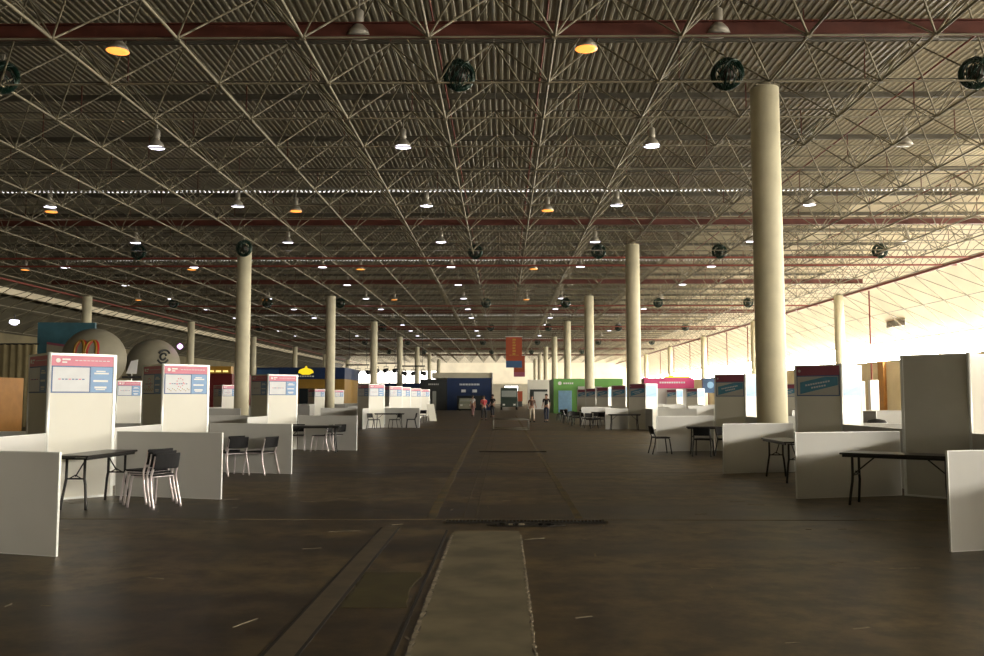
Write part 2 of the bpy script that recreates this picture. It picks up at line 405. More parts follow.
# red I-beams and pipes across the hall
y = 20.25; i = 0
while y < 200:
    b = MB(); za, zb = 10.0, 10.32; x0, x1 = -34, 26.8
    for z in (za, zb): b.box((x0, y-.10, z-.012), (x1, y+.10, z+.012), M['redsteel'])
    b.box((x0, y-.012, za), (x1, y+.012, zb), M['redsteel']); struct(b.build('cross_beam'))
    y += 22.8
for y in (49.6, 52.6, 76.0, 98.5, 121.0):
    b = MB(); b.tube((-34, y, 9.40), (27, y, 9.40), .055, M['redpipe'], 8); struct(b.build('sprinkler_pipe'))
b = MB()
for x in (-1.75, 1.1, 12.4, 19.5): b.tube((x, 14, 11.0), (x, 200, 11.0), .03, M['redpipe'], 5)
struct(b.build('sprinkler_pipe'))
b = MB(); b.tube((26.3, YB, 9.35), (26.3, YF, 9.35), .10, M['redpipe'], 8); struct(b.build('eaves_pipe'))
b = MB(); b.tube((-33, YB, 9.35), (-33, YF, 9.35), .07, M['redpipe'], 8); struct(b.build('eaves_pipe'))
# lattice on the slanted sheeting (both sides)
b = MB()
for j in range(NY-1):
    ya = YN[j]; yb = YN[j+1]; ym = (ya+yb)/2
    for (p0, p1) in (((26.3, 9.35), (31.6, 6.25)), ((-33.0, 9.35), (-39.0, 6.7))):
        x0, z0 = p0; x1, z1 = p1; xm, zm = (x0+x1)/2, (z0+z1)/2 + .1
        b.tube((x0, ya, z0), (xm, ym, zm), .028, M['truss'], 4); b.tube((x0, yb, z0), (xm, ym, zm), .028, M['truss'], 4)
        b.tube((x1, ya, z1), (xm, ym, zm), .028, M['truss'], 4); b.tube((x1, yb, z1), (xm, ym, zm), .028, M['truss'], 4)
        b.tube((xm, ya-SY/2, zm), (xm, yb-SY/2, zm), .03, M['truss'], 4)
        b.tube((x1, ya, z1), (x1, yb, z1), .03, M['truss'], 4)
struct(b.build('side_lattice'))
# red down pipes on the right wall
yv = [64.7, 71, 88, 97, 106, 116, 127, 139, 151, 165, 180]
for i, y in enumerate(yv):
    b = MB(); b.path([(26.75, y, .0), (26.75, y, 9.3)], .055, M['redpipe'], 6)
    tag(b.build('down_pipe'), 'red vertical pipe on the bright right-hand wall, %s of its row' % nth(i), 'pipe', 'red pipes down the right wall')

# columns
def mk_column():
    t = empty('column', (0,0,0), 0, '', 'column')
    b = MB(); b.lathe([(.375, 0), (.37, 2.2), (.372, 2.22), (.37, 2.24), (.362, 6), (.355, 9.36)], M['concrete'], n=28); b.build('shaft', t)
    b = MB(); b.lathe([(.20, 9.36), (.16, 9.50)], M['truss'], n=12); b.box((-.3, -.3, 9.36), (.3, .3, 9.39), M['truss']); b.build('cap_plate', t)
    b = MB(); b.lathe([(.46, 0), (.46, .10), (.40, .16), (.38, .16)], M['concrete'], n=28); b.build('footing', t)
    return t
rows = {-32.4: 'far left row beyond the stands', -13.35: 'row left of the aisle', 6.66: 'row right of the aisle', 25.9: 'row by the right wall'}
for x in COLX:
    k = 0
    for j in range(-2, 8):
        y = Y0C+BAY*j
        if y < YB+2 or y > YF-3: continue
        if j < 0: continue
        if abs(x)/y > .62: continue
        place('column', mk_column, (x, y, 0), 0, 'round cream concrete column, %s in the %s' % (nth(k), rows[x]), 'column'); k += 1

# ------------------------------------------------------------------ hanging lamps and balls
def mk_lamp(kind):
    def f():
        t = empty('pendant_lamp', (0,0,0), 0, '', 'lamp')
        b = MB(); b.tube((0,0,.62), (0,0,1.1), .02, M['lampbody'], 6); b.lathe([(.09, .28), (.11, .32), (.11, .60), (.06, .64)], M['lampbody'], n=16); b.build('ballast', t)
        b = MB(); b.lathe([(.27, .0), (.28, .0), (.23, .12), (.13, .24), (.08, .30)], M['lampbody'], n=20, caps=False); b.build('reflector', t)
        b = MB(); b.lathe([(.02, -.012), (.16, -.01), (.272, -.004), (.265, .03)], M[kind], n=20); b.build('diffuser', t)
        return t
    return f
lampcount = 0
RN = ['first', 'second', 'third', 'fourth', 'fifth', 'sixth', 'seventh', 'eighth', 'ninth', 'tenth', 'eleventh', 'twelfth']
LXS = [-28.8, -20.3, -11.85, -3.4, 5.07, 13.6, 22.1]
ZLAMP = 10.05
def side(x): return 'far left' if x < -15 else 'left' if x < -6 else 'left of centre' if x < 0 else 'right of centre' if x < 8 else 'right' if x < 18 else 'far right'
for ri in range(12):
    y = 20.3+9.3*ri
    for x in LXS:
        px = x/y
        if abs(px) > .57: continue
        lit = ri > 0 and not (x > 12 and ri in (1,)) and not (x > 20) and not ((ri*7+int(x)) % 5 == 0 and ri > 4)
        lab = ('glowing white' if lit else 'unlit grey') + ' pendant lamp, %s row from the camera, %s (%d m from the aisle)' % (RN[ri], side(x), abs(round(x)))
        lab = ('glowing white' if lit else 'unlit grey') + ' pendant lamp, %s lamp row from the camera, %s' % (RN[ri], {-28.8: 'leftmost line', -20.3: 'second line from the left', -11.85: 'third line from the left', -3.4: 'line just left of centre', 5.07: 'line just right of centre', 13.6: 'second line from the right', 22.1: 'rightmost line'}[x])
        place('lamp'+str(lit), mk_lamp('lampwhite' if lit else 'lampoff'), (x, y, ZLAMP), 0, lab, 'lamp', 'white pendant lamps under the roof')
for ri, y in enumerate((21.15, 40.0, 58.5, 77.0)):
    for x, w in ((-32, 'leftmost'), (-20.8, 'second from the left'), (-9.5, 'left of centre'), (2.05, 'right of centre'), (13.6, 'towards the right')):
        if abs(x/y) > .57 or x > 10: continue
        place('olamp', mk_lamp('lamporange'), (x, y, ZLAMP), 0, 'orange glowing pendant lamp, %s orange row from the camera, %s' % (RN[ri], w), 'lamp', 'orange sodium lamps under the roof')

def mk_ball():
    t = empty('hanging_ball', (0,0,0), 0, '', 'hanging ball')
    b = MB(); R = .42
    for k in range(15):                              # thick wreath of bent wire rings
        ax = Vector((random.gauss(0, 1), random.gauss(0, 1)*.6, random.gauss(0, 1))).normalized(); u = ax.orthogonal().normalized(); w = ax.cross(u); rr = R*random.uniform(.86, 1)
        pts = [u*math.cos(2*PI*i/20)*rr + w*math.sin(2*PI*i/20)*rr for i in range(21)]
        b.path(pts, .014, M['ballgreen'], 5)
    n = 24                                           # dark outer band facing the camera
    for k in range(n):
        a = 2*PI*k/n; c = 2*PI*(k+1)/n
        b.tube((math.cos(a)*.36, 0, math.sin(a)*.36), (math.cos(c)*.36, 0, math.sin(c)*.36), .075, M['ballgreen'], 8)
    b.build('wire_cage', t)
    b = MB(); b.lathe([(.02, -.22), (.17, -.15), (.22, 0), (.17, .15), (.02, .22)], M['ballcore'], n=14); b.build('core', t)
    b = MB(); b.tube((0,0,.30), (0,0,.55), .012, M['lampbody'], 6); b.box((-.03, -.03, .48), (.03, .03, .62), M['lampbody']); b.build('hanger', t)
    return t
brow = [(43.9, [(-13.0, 'in front of a column top')]),
        (22.3, [(-13.0, 'leftmost'), (-1.13, 'left of centre'), (5.78, 'beside the big column'), (12.15, 'rightmost')]),
        (49.6, [(-20.7, 'leftmost'), (-1.55, 'middle'), (5.4, 'right of centre'), (12.2, 'towards the right'), (21.2, 'rightmost')]),
        (74.6, [(-28, 'far left'), (-20, 'left'), (-13.8, 'left of centre'), (-1.43, 'middle'), (5.3, 'right of centre'), (13.1, 'towards the right'), (20.7, 'rightmost')]),
        (101, [(-28, 'far left'), (-20, 'left'), (-13.8, 'left of centre'), (-1.4, 'middle'), (5.2, 'right of centre'), (13.2, 'towards the right'), (20.8, 'rightmost')]),
        (128, [(-20, 'left'), (-13.8, 'left of centre'), (-2.9, 'middle'), (5.0, 'right of centre'), (13.8, 'towards the right'), (21.5, 'rightmost')]),
        (155, [(-20, 'left'), (-13.8, 'left of centre'), (-2.0, 'middle'), (5.0, 'right of centre'), (13.8, 'towards the right')])]
for i, (y, xs) in enumerate(brow):
    for (x, w) in xs:
        place('ball', mk_ball, (x, y, 9.83 if y < 30 else 9.0 if y < 45 else 9.75 if y < 60 else 9.52), random.uniform(-.4, .4), 'dark green hanging wire ball%s, %s' % (', %s row from the camera' % RN[i-1] if i else '', w), 'hanging ball', 'dark wire balls hanging from the roof')

# ------------------------------------------------------------------ exhibition stands
def panel_frame(b, w, h, T, t=.02, e=.022):
    b.box((-e, -t, 0), (e, t, h), M['alu'], T); b.box((w-e, -t, 0), (w+e, t, h), M['alu'], T)
    k = min(.03, e*1.4); b.box((e, -t, h-k), (w-e, t, h), M['alu'], T); b.box((e, -t, 0), (w-e, t, k), M['alu'], T)
def poster(b, w, h, T, style, side=-1):
    """printed header on the face of a panel; side -1 = local -Y face"""
    y0, y1 = (-.016, -.010) if side < 0 else (.010, .016)
    e = .003*side
    def r(x0, z0, x1, z1, m, l=0):
        a, c = y0 + (e*l if side < 0 else 0), y1 + (e*l if side > 0 else 0)
        b.box((x0, a, z0), (x1, c, z1), m, T)
    x0, x1 = .03, w-.03
    if style == 'left':
        r(x0, h-.19, x1, h-.035, M['pink']); r(x0, h-.60, x1, h-.19, M['blueframe'])
        r(x0+.02, h-.58, x0+.56, h-.21, M['paper'], 1); r(x0+.58, h-.59, x1-.01, h-.20, M['blueprint'], 1)
        # little round emblem with two lines of writing, thin line of writing in the header
        T2 = T @ Matrix.Translation((x0+.09, y0-.004 if side < 0 else y1+.001, h-.11)) @ Matrix.Rotation(PI/2, 4, 'X')
        b.prism([(.035*math.cos(2*PI*i/10), .035*math.sin(2*PI*i/10)) for i in range(10)], -.003, .003, M['white'], T2)
        r(x0+.15, h-.105, x0+.27, h-.08, M['white'], 1); r(x0+.15, h-.145, x0+.22, h-.125, M['white'], 1)
        for k in range(9): r(x0+.34+.06*k, h-.11, x0+.385+.06*k, h-.10, M['paper'], 1)
        r(x0+.63, h-.31, x1-.07, h-.285, M['white'], 2); r(x0+.66, h-.275, x1-.12, h-.255, M['white'], 2)
        r(x0+.62, h-.43, x1-.08, h-.40, M['white'], 2); r(x0+.64, h-.53, x1-.10, h-.50, M['white'], 2); r(x0+.66, h-.555, x1-.12, h-.54, M['white'], 2)
        for k in range(8): r(x0+.10+.05*k, h-.40, x0+.135+.05*k, h-.385, M['blueframe'] if k % 3 else M['pink'], 2)
    elif style == 'stars':
        poster(b, w, h, T, 'left', side)
        for k in range(9):
            a = 2*PI*k/9; r(x0+.33+.07*math.cos(a)-.01, h-.37+.09*math.sin(a)-.01, x0+.33+.07*math.cos(a)+.01, h-.37+.09*math.sin(a)+.01, M['pink'], 3)
        for k in range(14): r(x0+.06+.035*k, h-.50-.02*(k % 3), x0+.075+.035*k, h-.485-.02*(k % 3), M['gold'], 3)
    elif style == 'right':
        r(x0, h-.22, x1, h-.03, M['maroon']); r(x0, h-.64, x1, h-.22, M['blueframe']); r(x0+.02, h-.62, x1-.02, h-.24, M['lowpanel'], 1)
        yy = (y0-.007) if side < 0 else y1+.004
        T2 = T @ Matrix.Translation((0, yy, 0)) @ Matrix.Rotation(PI/2, 4, 'X')
        b.prism([(x0+.08, h-.60), (x1-.03, h-.42), (x1-.03, h-.25), (x1-.3, h-.25), (x0+.08, h-.36)], -.002, .002, M['cyanprint'], T2)
        T3 = T2 @ Matrix.Translation((x0+.2, h-.44, 0)) @ Matrix.Rotation(.16, 4, 'Z')
        for k in range(10): b.prism([(.055*k, 0), (.055*k+.04, 0), (.055*k+.04, .035), (.055*k, .035)], -.004, .004, M['paper'], T3)
        for k in range(6): b.prism([(.12+.055*k, -.07), (.12+.055*k+.04, -.07), (.12+.055*k+.04, -.035), (.12+.055*k, -.035)], -.004, .004, M['paper'], T3)
        T4 = T2 @ Matrix.Translation((x0+.07, h-.125, 0)); b.prism([(.03*math.cos(2*PI*i/10), .03*math.sin(2*PI*i/10)) for i in range(10)], -.003, .003, M['lowpanel'], T4)
    elif style == 'pale':
        r(x0, h-.10, x1, h-.03, M['white']); r(x0, h-.64, x1, h-.10, M['paleblue'])
        yy = (y0-.007) if side < 0 else y1+.004
        T2 = T @ Matrix.Translation((0, yy, 0)) @ Matrix.Rotation(PI/2, 4, 'X')
        b.prism([(x0+.05, h-.58), (x1-.05, h-.42), (x1-.05, h-.50), (x0+.05, h-.62)], -.002, .002, M['blueprint'], T2)

AW, AH = .985, 2.2
def mk_tower(style):
    """two tall panels meeting in a corner that points at the camera; origin at the corner"""
    def f():
        t = empty('poster_tower', (0,0,0), 0, '', 'display panels')
        for s in (1, -1):
            # local x runs from the corner outwards/backwards
            T = Matrix.Rotation(math.atan2(.75, .7*s), 4, 'Z')
            b = MB(); b.box((.022, -.010, .03), (AW-.022, .010, AH-.03), M['whitepanel'] if style != 'plain' else M['greypanel'], T); panel_frame(b, AW, AH, T)
            p = b.build('tall_panel', t)
            # camera-facing face is local -y for s=+1, +y for s=-1
            if style != 'plain':
                st = style
                if style == 'right': st = 'right' if s < 0 else 'pale'
                b = MB()
                if s > 0: poster(b, AW, AH, T, st, -1)
                else:
                    T2 = T @ Matrix.Translation((AW, 0, 0)) @ Matrix.Rotation(PI, 4, 'Z'); poster(b, AW, AH, T2, st, -1)
                b.build('printed_header', p)
        b = MB(); b.tube((0,0,0), (0,0,AH+.01), .03, M['alu'], 8, caps=True); b.build('corner_post', t)
        return t
    return f
def low(name, p, q, label, group=None, h=1.0, z=0):
    p = Vector((*p, 0)); q = Vector((*q, 0)); d = q-p; w = d.length
    t = empty(name, p, math.atan2(d.y, d.x), label, 'partition', group); I = Matrix.Identity(4)
    b = MB(); b.box((.006, -.012, .008), (w-.006, .012, h-.008), M['lowpanel']); b.build('panel', t)
    b = MB(); panel_frame(b, w, h, I, .0135, .006); b.build('edge_profile', t)
    return t

LEFT = [8.38, 13.2, 17.65, 25.6, 45.0, 53.1, 57.9, 65.5, 73.2]
RIGHT = [8.75, 13.38, 17.85, 25.2, 42.8, 49.4, 57.6, 65.3, 72.5]
def island(sx, ys, xc, word, inner=True):
    for i, yc in enumerate(ys):
        if sx > 0 and inner: xc = [6.98, 6.98, 6.77, 6.85, 6.85, 6.8, 6.8, 6.8, 6.8][i]
        x = sx*xc
        far = i > 4
        if sx < 0: style = 'left' if i % 3 != 2 else 'stars'
        else: style = 'plain' if i == 1 and inner else 'right'
        if style == 'plain': lab = 'tall plain grey glossy corner panels without a poster, right of the aisle near the camera'
        elif i == 0 and inner: lab = 'tall poster panels just outside the frame, %s' % word
        else: lab = 'tall white corner poster panels, %s of the row %s' % (nth(i-1 if inner else i), word)
        place('tower'+style, mk_tower(style), (x, yc, 0), 0, lab, 'display panels')
        tip = ((4.31, 4.25)[min(i, 1)] if sx < 0 else 4.45 if i < 3 else 4.38) if inner else xc-2.5
        if sx > 0 and inner and i == 4: tip = 4.95
        a = .70
        if not (inner and i >= (5 if sx < 0 else 6)): low('low_partition', (sx*tip, yc+.26), (sx*(xc-a-.03), yc+.77), 'low grey partition, aisle side, %s of the row %s' % (nth(i), word))
        low('low_partition', (sx*(xc+a+.03), yc+.77), (sx*(xc+2.5), yc+.26), 'low grey partition, outer side, %s of the row %s' % (nth(i), word))
        gap = yc-ys[i-1] if i else 9
        L = min(3.6, gap-1.1) if gap < 6 else 2.0
        low('low_partition', (x, yc-.04), (x, yc-L), 'low white spine partition, %s of the row %s' % (nth(i), word))
island(-1, LEFT, 6.8, 'left of the aisle')
island(1, RIGHT, 6.88, 'right of the aisle')
island(-1, [35.0, 43.0, 48.2, 58.5, 72.0, 80.6], 15.3, 'in the second left row', False)
island(1, [36.5, 43.6, 57.0, 66.0, 74.0], 14.4, 'in the second right row', False)

# ------------------------------------------------------------------ furniture
def mk_table(l=1.5, w=.6):
    def f():
        t = empty('folding_table', (0,0,0), 0, '', 'table')
        b = MB(); b.box((-l/2, -w/2, .715), (l/2, w/2, .745), M['blackwood']); b.build('tabletop', t, bevel=.008)
        b = MB(); b.box((-l/2+.03, -w/2+.03, .68), (l/2-.03, -w/2+.05, .715), M['blackmetal']); b.box((-l/2+.03, w/2-.05, .68), (l/2-.03, w/2-.03, .715), M['blackmetal']); b.build('apron', t)
        for s in (-1, 1):
            x = s*(l/2-.14)
            for u in (-1, 1):
                y = u*(w/2-.07)
                b = MB(); b.path([(x, y*.72, .70), (x, y*.72, .42), (x, y*.8, .34), (x+s*.03, y, .06), (x+s*.035, y*1.02, 0)], .019, M['blackmetal'], 8); b.build('leg', t)
            b = MB(); b.tube((x, -w/2*.56, .42), (x, w/2*.56, .42), .011, M['blackmetal'], 8); b.build('crossbar', t)
            b = MB(); b.tube((x, -w/2*.56, .69), (x, w/2*.56, .69), .011, M['blackmetal'], 8); b.build('crossbar', t)
            b = MB(); b.tube((x, 0, .45), (x-s*.28, 0, .69), .010, M['blackmetal'], 8); b.tube((x, -.09, .42), (x, 0, .47), .009, M['blackmetal'], 6); b.tube((x, .09, .42), (x, 0, .47), .009, M['blackmetal'], 6); b.build('brace', t)
        return t
    return f
def table(x, y, a, label, l=1.5, w=.6): return place('table%.2f%.2f' % (l, w), mk_table(l, w), (x, y, 0), math.radians(a), label, 'table')

def mk_chair(legmat='chrome'):
    """stacking chair, faces local -Y (backrest at +Y)"""
    t = empty('stacking_chair', (0,0,0), 0, '', 'chair')
    b = MB(); b.box((-.21, -.22, .435), (.21, .19, .462), M['padfab']); b.build('seat', t, bevel=.02)
    b = MB(); n = 8; vs = []
    for i in range(n+1):
        x = -.215+.43*i/n; c = .035*(1-(2*i/n-1)**2)
        for (yy, z) in ((.225+c, .54), (.262+c, .755), (.287+c, .755), (.250+c, .54)): vs.append((x, yy, z))
    fs = [(4*i+a, 4*i+(a+1) % 4, 4*i+4+(a+1) % 4, 4*i+4+a) for i in range(n) for a in range(4)] + [(0, 3, 2, 1), (4*n, 4*n+1, 4*n+2, 4*n+3)]
    b.add(vs, fs, M['padfab']); b.build('backrest', t, bevel=.012)
    for s in (-1, 1):
        b = MB(); b.path([(s*.20, -.17, .44), (s*.215, -.19, .40), (s*.235, -.235, .05), (s*.235, -.24, 0)], .017, M[legmat], 8); b.build('leg', t)
        b = MB(); b.path([(s*.205, .262, .72), (s*.205, .235, .58), (s*.21, .19, .45), (s*.23, .22, .25), (s*.235, .28, .03), (s*.235, .285, 0)], .017, M[legmat], 8); b.build('leg', t)
    b = MB(); b.tube((-.2, -.16, .43), (.2, -.16, .43), .011, M[legmat], 8); b.tube((-.2, .17, .43), (.2, .17, .43), .011, M[legmat], 8)
    for s in (-1, 1): b.tube((s*.2, -.17, .43), (s*.21, .19, .43), .011, M[legmat], 8)
    b.build('seat_frame', t)
    return t
def chair(x, y, a, label, z=0, group=None): return place('darkchair' if y > 42 or (x > 0 and y < 30) else 'chair', (lambda: mk_chair('blackmetal')) if y > 42 or (x > 0 and y < 30) else mk_chair, (x, y, z), math.radians(a), label, 'chair', group)

# left side
table(-5.82, 12.75, 86, 'black folding table nearest the camera on the left, in front of the tall poster panels', 1.4, .5)
sa = -118
for k, w in enumerate(('bottom', 'middle', 'top')):
    dx = .075*k*math.sin(math.radians(sa)); dy = -.075*k*math.cos(math.radians(sa))
    chair(-4.92+dx, 12.55+dy, sa, 'black chair by the nearest left table, %s one of the stack of three' % w, .03*k, 'chairs stacked by the nearest left table')
table(-6.1, 17.0, 80, 'black folding table in the second left bay, behind the nearest grey partition', 1.4, .5)
chair(-5.62, 18.2, -125, 'black chair with chrome legs in the second left bay, the left one of a pair')
chair(-5.38, 17.6, -130, 'black chair with chrome legs pressed close in front of the left one, second left bay')
chair(-4.86, 17.85, -112, 'single black chair with chrome legs, right one in the second left bay')
table(-5.3, 24.85, 5, 'black folding table in the third left bay, seen over the grey partition end', 1.5, .6)
chair(-5.95, 25.65, 10, 'black chair at the left end of the table in the third left bay')
chair(-5.20, 25.45, -95, 'black chair turned sideways at the third left bay table')
chair(-4.92, 25.95, -130, 'black chair with pale legs at the right end of the third left bay table')
table(-5.7, 44.6, 8, 'small dark folding table in the fourth left bay, far down the aisle', 1.5, .6)
chair(-6.35, 43.7, 60, 'dark chair left of the table in the fourth left bay')
chair(-5.35, 43.9, -60, 'dark chair in front of the table in the fourth left bay')
chair(-4.6, 44.5, -80, 'dark chair at the right end of the table in the fourth left bay')
for k, (x, y) in enumerate(((-5.2, 51.5), (-5.0, 54.6), (-5.1, 64.8))):
    chair(x, y, -60+40*k, 'dark chair standing far down the left row of stands, %s of three' % ['nearest', 'middle', 'farthest'][k])
# right side
table(5.60, 12.66, -37, 'long black folding table in front of the plain tall grey panel on the right', 1.5, .6)
table(5.28, 16.75, 88, 'black folding table between the two nearest right-hand low partitions, seen end on', 1.6, .5)
table(5.75, 24.3, -12, 'black folding table against the third right-hand stand, chairs beside it', 1.5, .6)
chair(5.25, 23.45, 158, 'black chair with backrest towards the camera at the third right-hand stand')
chair(5.9, 23.4, 40, 'black chair with a pale cushion edge at the third right-hand stand table')
chair(4.30, 24.4, 95, 'black chair at the aisle end of the third right-hand stand')
table(5.75, 42.3, 0, 'dark folding table in the fourth right-hand bay beside the second big column', 1.5, .6)
table(5.75, 48.6, 5, 'dark folding table beyond the second big right-hand column', 1.8, .6)
for k, (x, y, a) in enumerate(((4.4, 44.3, 30), (4.85, 45.2, -40), (4.35, 46.2, 100), (4.9, 47.3, 200))):
    chair(x, y, a, 'dark chair in the cluster left of the second big right-hand column, %s' % ['nearest on the left', 'nearest on the right', 'middle', 'farthest'][k])
for k in range(7):
    chair(3.95+.12*math.sin(k*2.3), 48.2+2.1*k, 40*k, 'dark chair in the line along the far right stands, %s' % nth(k))
table(5.6, 56.8, 0, 'dark folding table far down the right row, near the green stand', 1.5, .6)
table(12.4, 35.5, 0, 'dark table in the second row of stands on the right, below the pink sign', 1.5, .6)
chair(13.3, 34.6, 20, 'dark chair at the table in the second right row below the pink sign')
table(10.3, 24.0, 10, 'dark table beyond the right-hand stands near the white wall', 1.5, .6)
o = MB(); o.lathe([(.03, 0), (.16, .02), (.2, .10), (.15, .2), (.04, .24)], M['black'], n=12); o = o.build('bag'); o.location = (10.0, 23.95, .745); o.scale = (1.5, .9, .9); tag(o, 'black bag lying on the table near the white right-hand wall', 'bag')
# red fire extinguisher on the left column
t = empty('fire_extinguisher', (-13.1+1.1, 44.2, 0), 0, 'red fire extinguisher on a stand right of the nearest left column', 'fire extinguisher')
b = MB(); b.lathe([(.11, .75), (.12, .78), (.12, 1.45), (.08, 1.55), (.03, 1.6)], M['redplastic'], n=12); b.build('cylinder', t)
b = MB(); b.lathe([(.16, 0), (.16, .05), (.03, .07), (.03, .76)], M['black'], n=12); b.build('stand', t)
b = MB(); b.box((-.03, -.08, 1.6), (.03, .1, 1.66), M['black']); b.build('valve', t)

# ------------------------------------------------------------------ big stands beyond
def booth_box(name, x0, x1, y, d, z0, z1, m, label, cat='exhibition stand'):
    t = empty(name, ((x0+x1)/2, y, 0), 0, label, cat); w = (x1-x0)/2
    b = MB(); b.box((-w, 0, z0), (w, d, z1), m); b.build('cladding', t)
    return t, w
# dark and blue container stands at the end of the aisle
t, w = booth_box('dark_stand', -10.1, -6.85, 108, 7, 0, 3.75, M['charcoal'], 'charcoal exhibition stand left of the blue one at the end of the aisle')
b = MB(); 
for k in range(6): b.box((-.6+.22*k, -.03, 3.05), (-.45+.22*k, 0, 3.22), M['lowpanel'])
b.build('sign_lettering', t)
b = MB(); b.box((-.1, -.04, .0), (.35, 0, 2.3), M['winpale']); b.build('door_opening', t)
t, w = booth_box('blue_stand', -6.8, -1.35, 108, 8, 0, 3.9, M['navy'], 'deep blue exhibition stand at the end of the aisle, with white lettering')
b = MB()
for k in range(13): b.box((-1.2+.19*k, -.03, 3.0), (-1.08+.19*k, 0, 3.22), M['paper'])
for k in range(2): b.box((-1.0+1.35*k, -.03, 2.15), (-.45+1.35*k, 0, 2.5), M['paper'])
b.build('sign_lettering', t)
b = MB(); b.box((-1.5, -.04, 0), (1.6, 0, 1.75), M['glassdark']); b.build('opening', t)
b = MB(); b.box((-4.6, .1, 3.9), (w, 8, 4.55), M['wallback']); b.box((w-.02, -.1, 0), (w+.12, .1, 4.5), M['lowpanel']); b.build('roof_fascia', t)
# green stand
t, w = booth_box('green_stand', 4.9, 11.6, 86, 8, 0, 3.35, M['green'], 'bright green exhibition stand right of the aisle behind the columns')
b = MB(); b.box((-2.9, -.05, .1), (-1.6, 0, 2.2), M['paleblue']); b.box((-1.0, -.06, .2), (1.3, 0, 2.6), M['lowpanel']); b.build('window_panel', t)
b = MB()
b.prism([(.18*math.cos(i*PI/6)-2.75, .18*math.sin(i*PI/6)) for i in range(12)], 0, .04, M['white'], Matrix.Translation((0, 0, 2.9)) @ Matrix.Rotation(PI/2, 4, 'X'))
for k in range(5): b.box((-2.4+.2*k, -.04, 2.82), (-2.26+.2*k, 0, 2.98), M['white'])
b.build('logo', t)
# pink stand
t, w = booth_box('pink_stand', 11.9, 16.1, 75, 5, 2.3, 3.2, M['magenta'], 'magenta pink header of a stand behind the right-hand row')
b = MB(); b.box((-w, .3, 0), (w, 4.8, 2.3), M['lowpanel']); b.build('wall_panels', t)
b = MB(); b.box((-w+.1, -.02, 0), (-w+.9, .3, 2.3), M['white']); b.box((w-.25, -.02, 0), (w, .3, 2.3), M['white']); b.build('post', t)
b = MB(); b.box((-.3, .1, 3.2), (w-.3, .5, 3.36), M['yellow']); b.build('yellow_trim', t)
b = MB()
for k in range(11): b.box((-.8+.2*k, -.03, 2.72), (-.66+.2*k, 0, 2.86), M['paper'])
b.build('sign_lettering', t)
# blue sign right of the pink one
t, w = booth_box('blue_sign', 16.4, 17.6, 73, .4, 1.9, 3.1, M['midblue'], 'small blue square sign right of the pink stand', 'sign')
b = MB(); b.prism([(.28*math.cos(i*PI/6), .28*math.sin(i*PI/6)) for i in range(12)], 0, .04, M['paleblue'], Matrix.Translation((0, 0, 2.55)) @ Matrix.Rotation(PI/2, 4, 'X')); b.build('logo', t)
b = MB(); b.box((-.5, .1, 0), (-.4, .3, 1.9), M['alu']); b.box((.4, .1, 0), (.5, .3, 1.9), M['alu']); b.build('support', t)
# pale stand between aisle and green stand
t, w = booth_box('white_stand', 3.4, 6.6, 118, 5, 0, 3.9, M['whitepanel'], 'white stand with a dark doorway left of the green stand')
b = MB(); b.box((-1.4, -.05, 0), (.9, 0, 2.6), M['charcoal']); b.build('doorway', t)
b = MB(); b.box((-.9, -.12, 0), (.9, -.06, 2.3), M['lowpanel']); b.build('counter_panel', t)
# orange low stand
t, w = booth_box('orange_stand', 1.0, 3.3, 150, 3, .9, 2.6, M['orange'], 'orange stand at the far end right of the dark truck')
b = MB(); b.box((-1.1, .3, 0), (1.1, 2.8, .9), M['charcoal']); b.build('plinth', t)
# blue and yellow stand on the left
t, w = booth_box('yellow_stand', -23.5, -15.2, 85, 8, 0, 3.3, M['yelpaint'], 'stand with a navy blue band and yellow walls behind the left-hand posters')
b = MB(); b.box((-w-.1, -.3, 3.3), (w+.05, 8, 4.4), M['navy']); b.box((-w-.1, -.34, 3.3), (-w+2.0, -.3, 4.2), M['midblue']); b.build('blue_band', t)
b = MB()
for k in range(4): b.box((-3.6+1.7*k, -.05, .6), (-2.2+1.7*k, 0, 2.4), M['glassdark'])
b.build('window_glazing', t)
b = MB(); pts = [(-1.0, .35), (-.72, .28), (-.5, .12), (.5, .12), (.72, .28), (1.0, .35), (.95, .62), (.72, .82), (.45, .92), (.2, 1.0), (.08, 1.28), (-.02, 1.28), (-.16, 1.0), (-.45, .92), (-.72, .82), (-.95, .62)]
b.prism(pts, 0, .15, M['yellow'], Matrix.Translation((.5, -.35, 3.62)) @ Matrix.Scale(.72, 4) @ Matrix.Rotation(PI/2, 4, 'X')); b.build('yellow_emblem', t)
b = MB(); 
for k in range(7): b.box((-.35+.24*k, -.36, 3.5), (-.19+.24*k, -.30, 3.62), M['paper'])
b.build('lettering', t)
t, w = booth_box('low_blue_stand', -22.5, -10.6, 128, 5, 0, 3.45, M['charcoal'], 'dark navy low stand under the bright windows at the far left end')
b = MB(); b.box((-w, -.1, 2.7), (w, .0, 3.55), M['navy']); b.build('blue_band', t)
t = empty('leaning_board', (-4.8, 58.8, 0), .5, 'white board leaning beside the end of the left row of stands', 'board')
b = MB(); b.add([(-.25, -.45, 0), (.25, -.45, 0), (.25, 0, 1.1), (-.25, 0, 1.1), (-.25, -.4, 0), (.25, -.4, 0), (.25, .05, 1.1), (-.25, .05, 1.1)], [(0,1,2,3), (7,6,5,4), (0,4,5,1), (1,5,6,2), (2,6,7,3), (3,7,4,0)], M['whitepanel']); b.build('board_face', t)
b = MB(); b.tube((0, .03, 1.05), (0, .5, 0), .02, M['alu'], 6); b.build('prop', t)
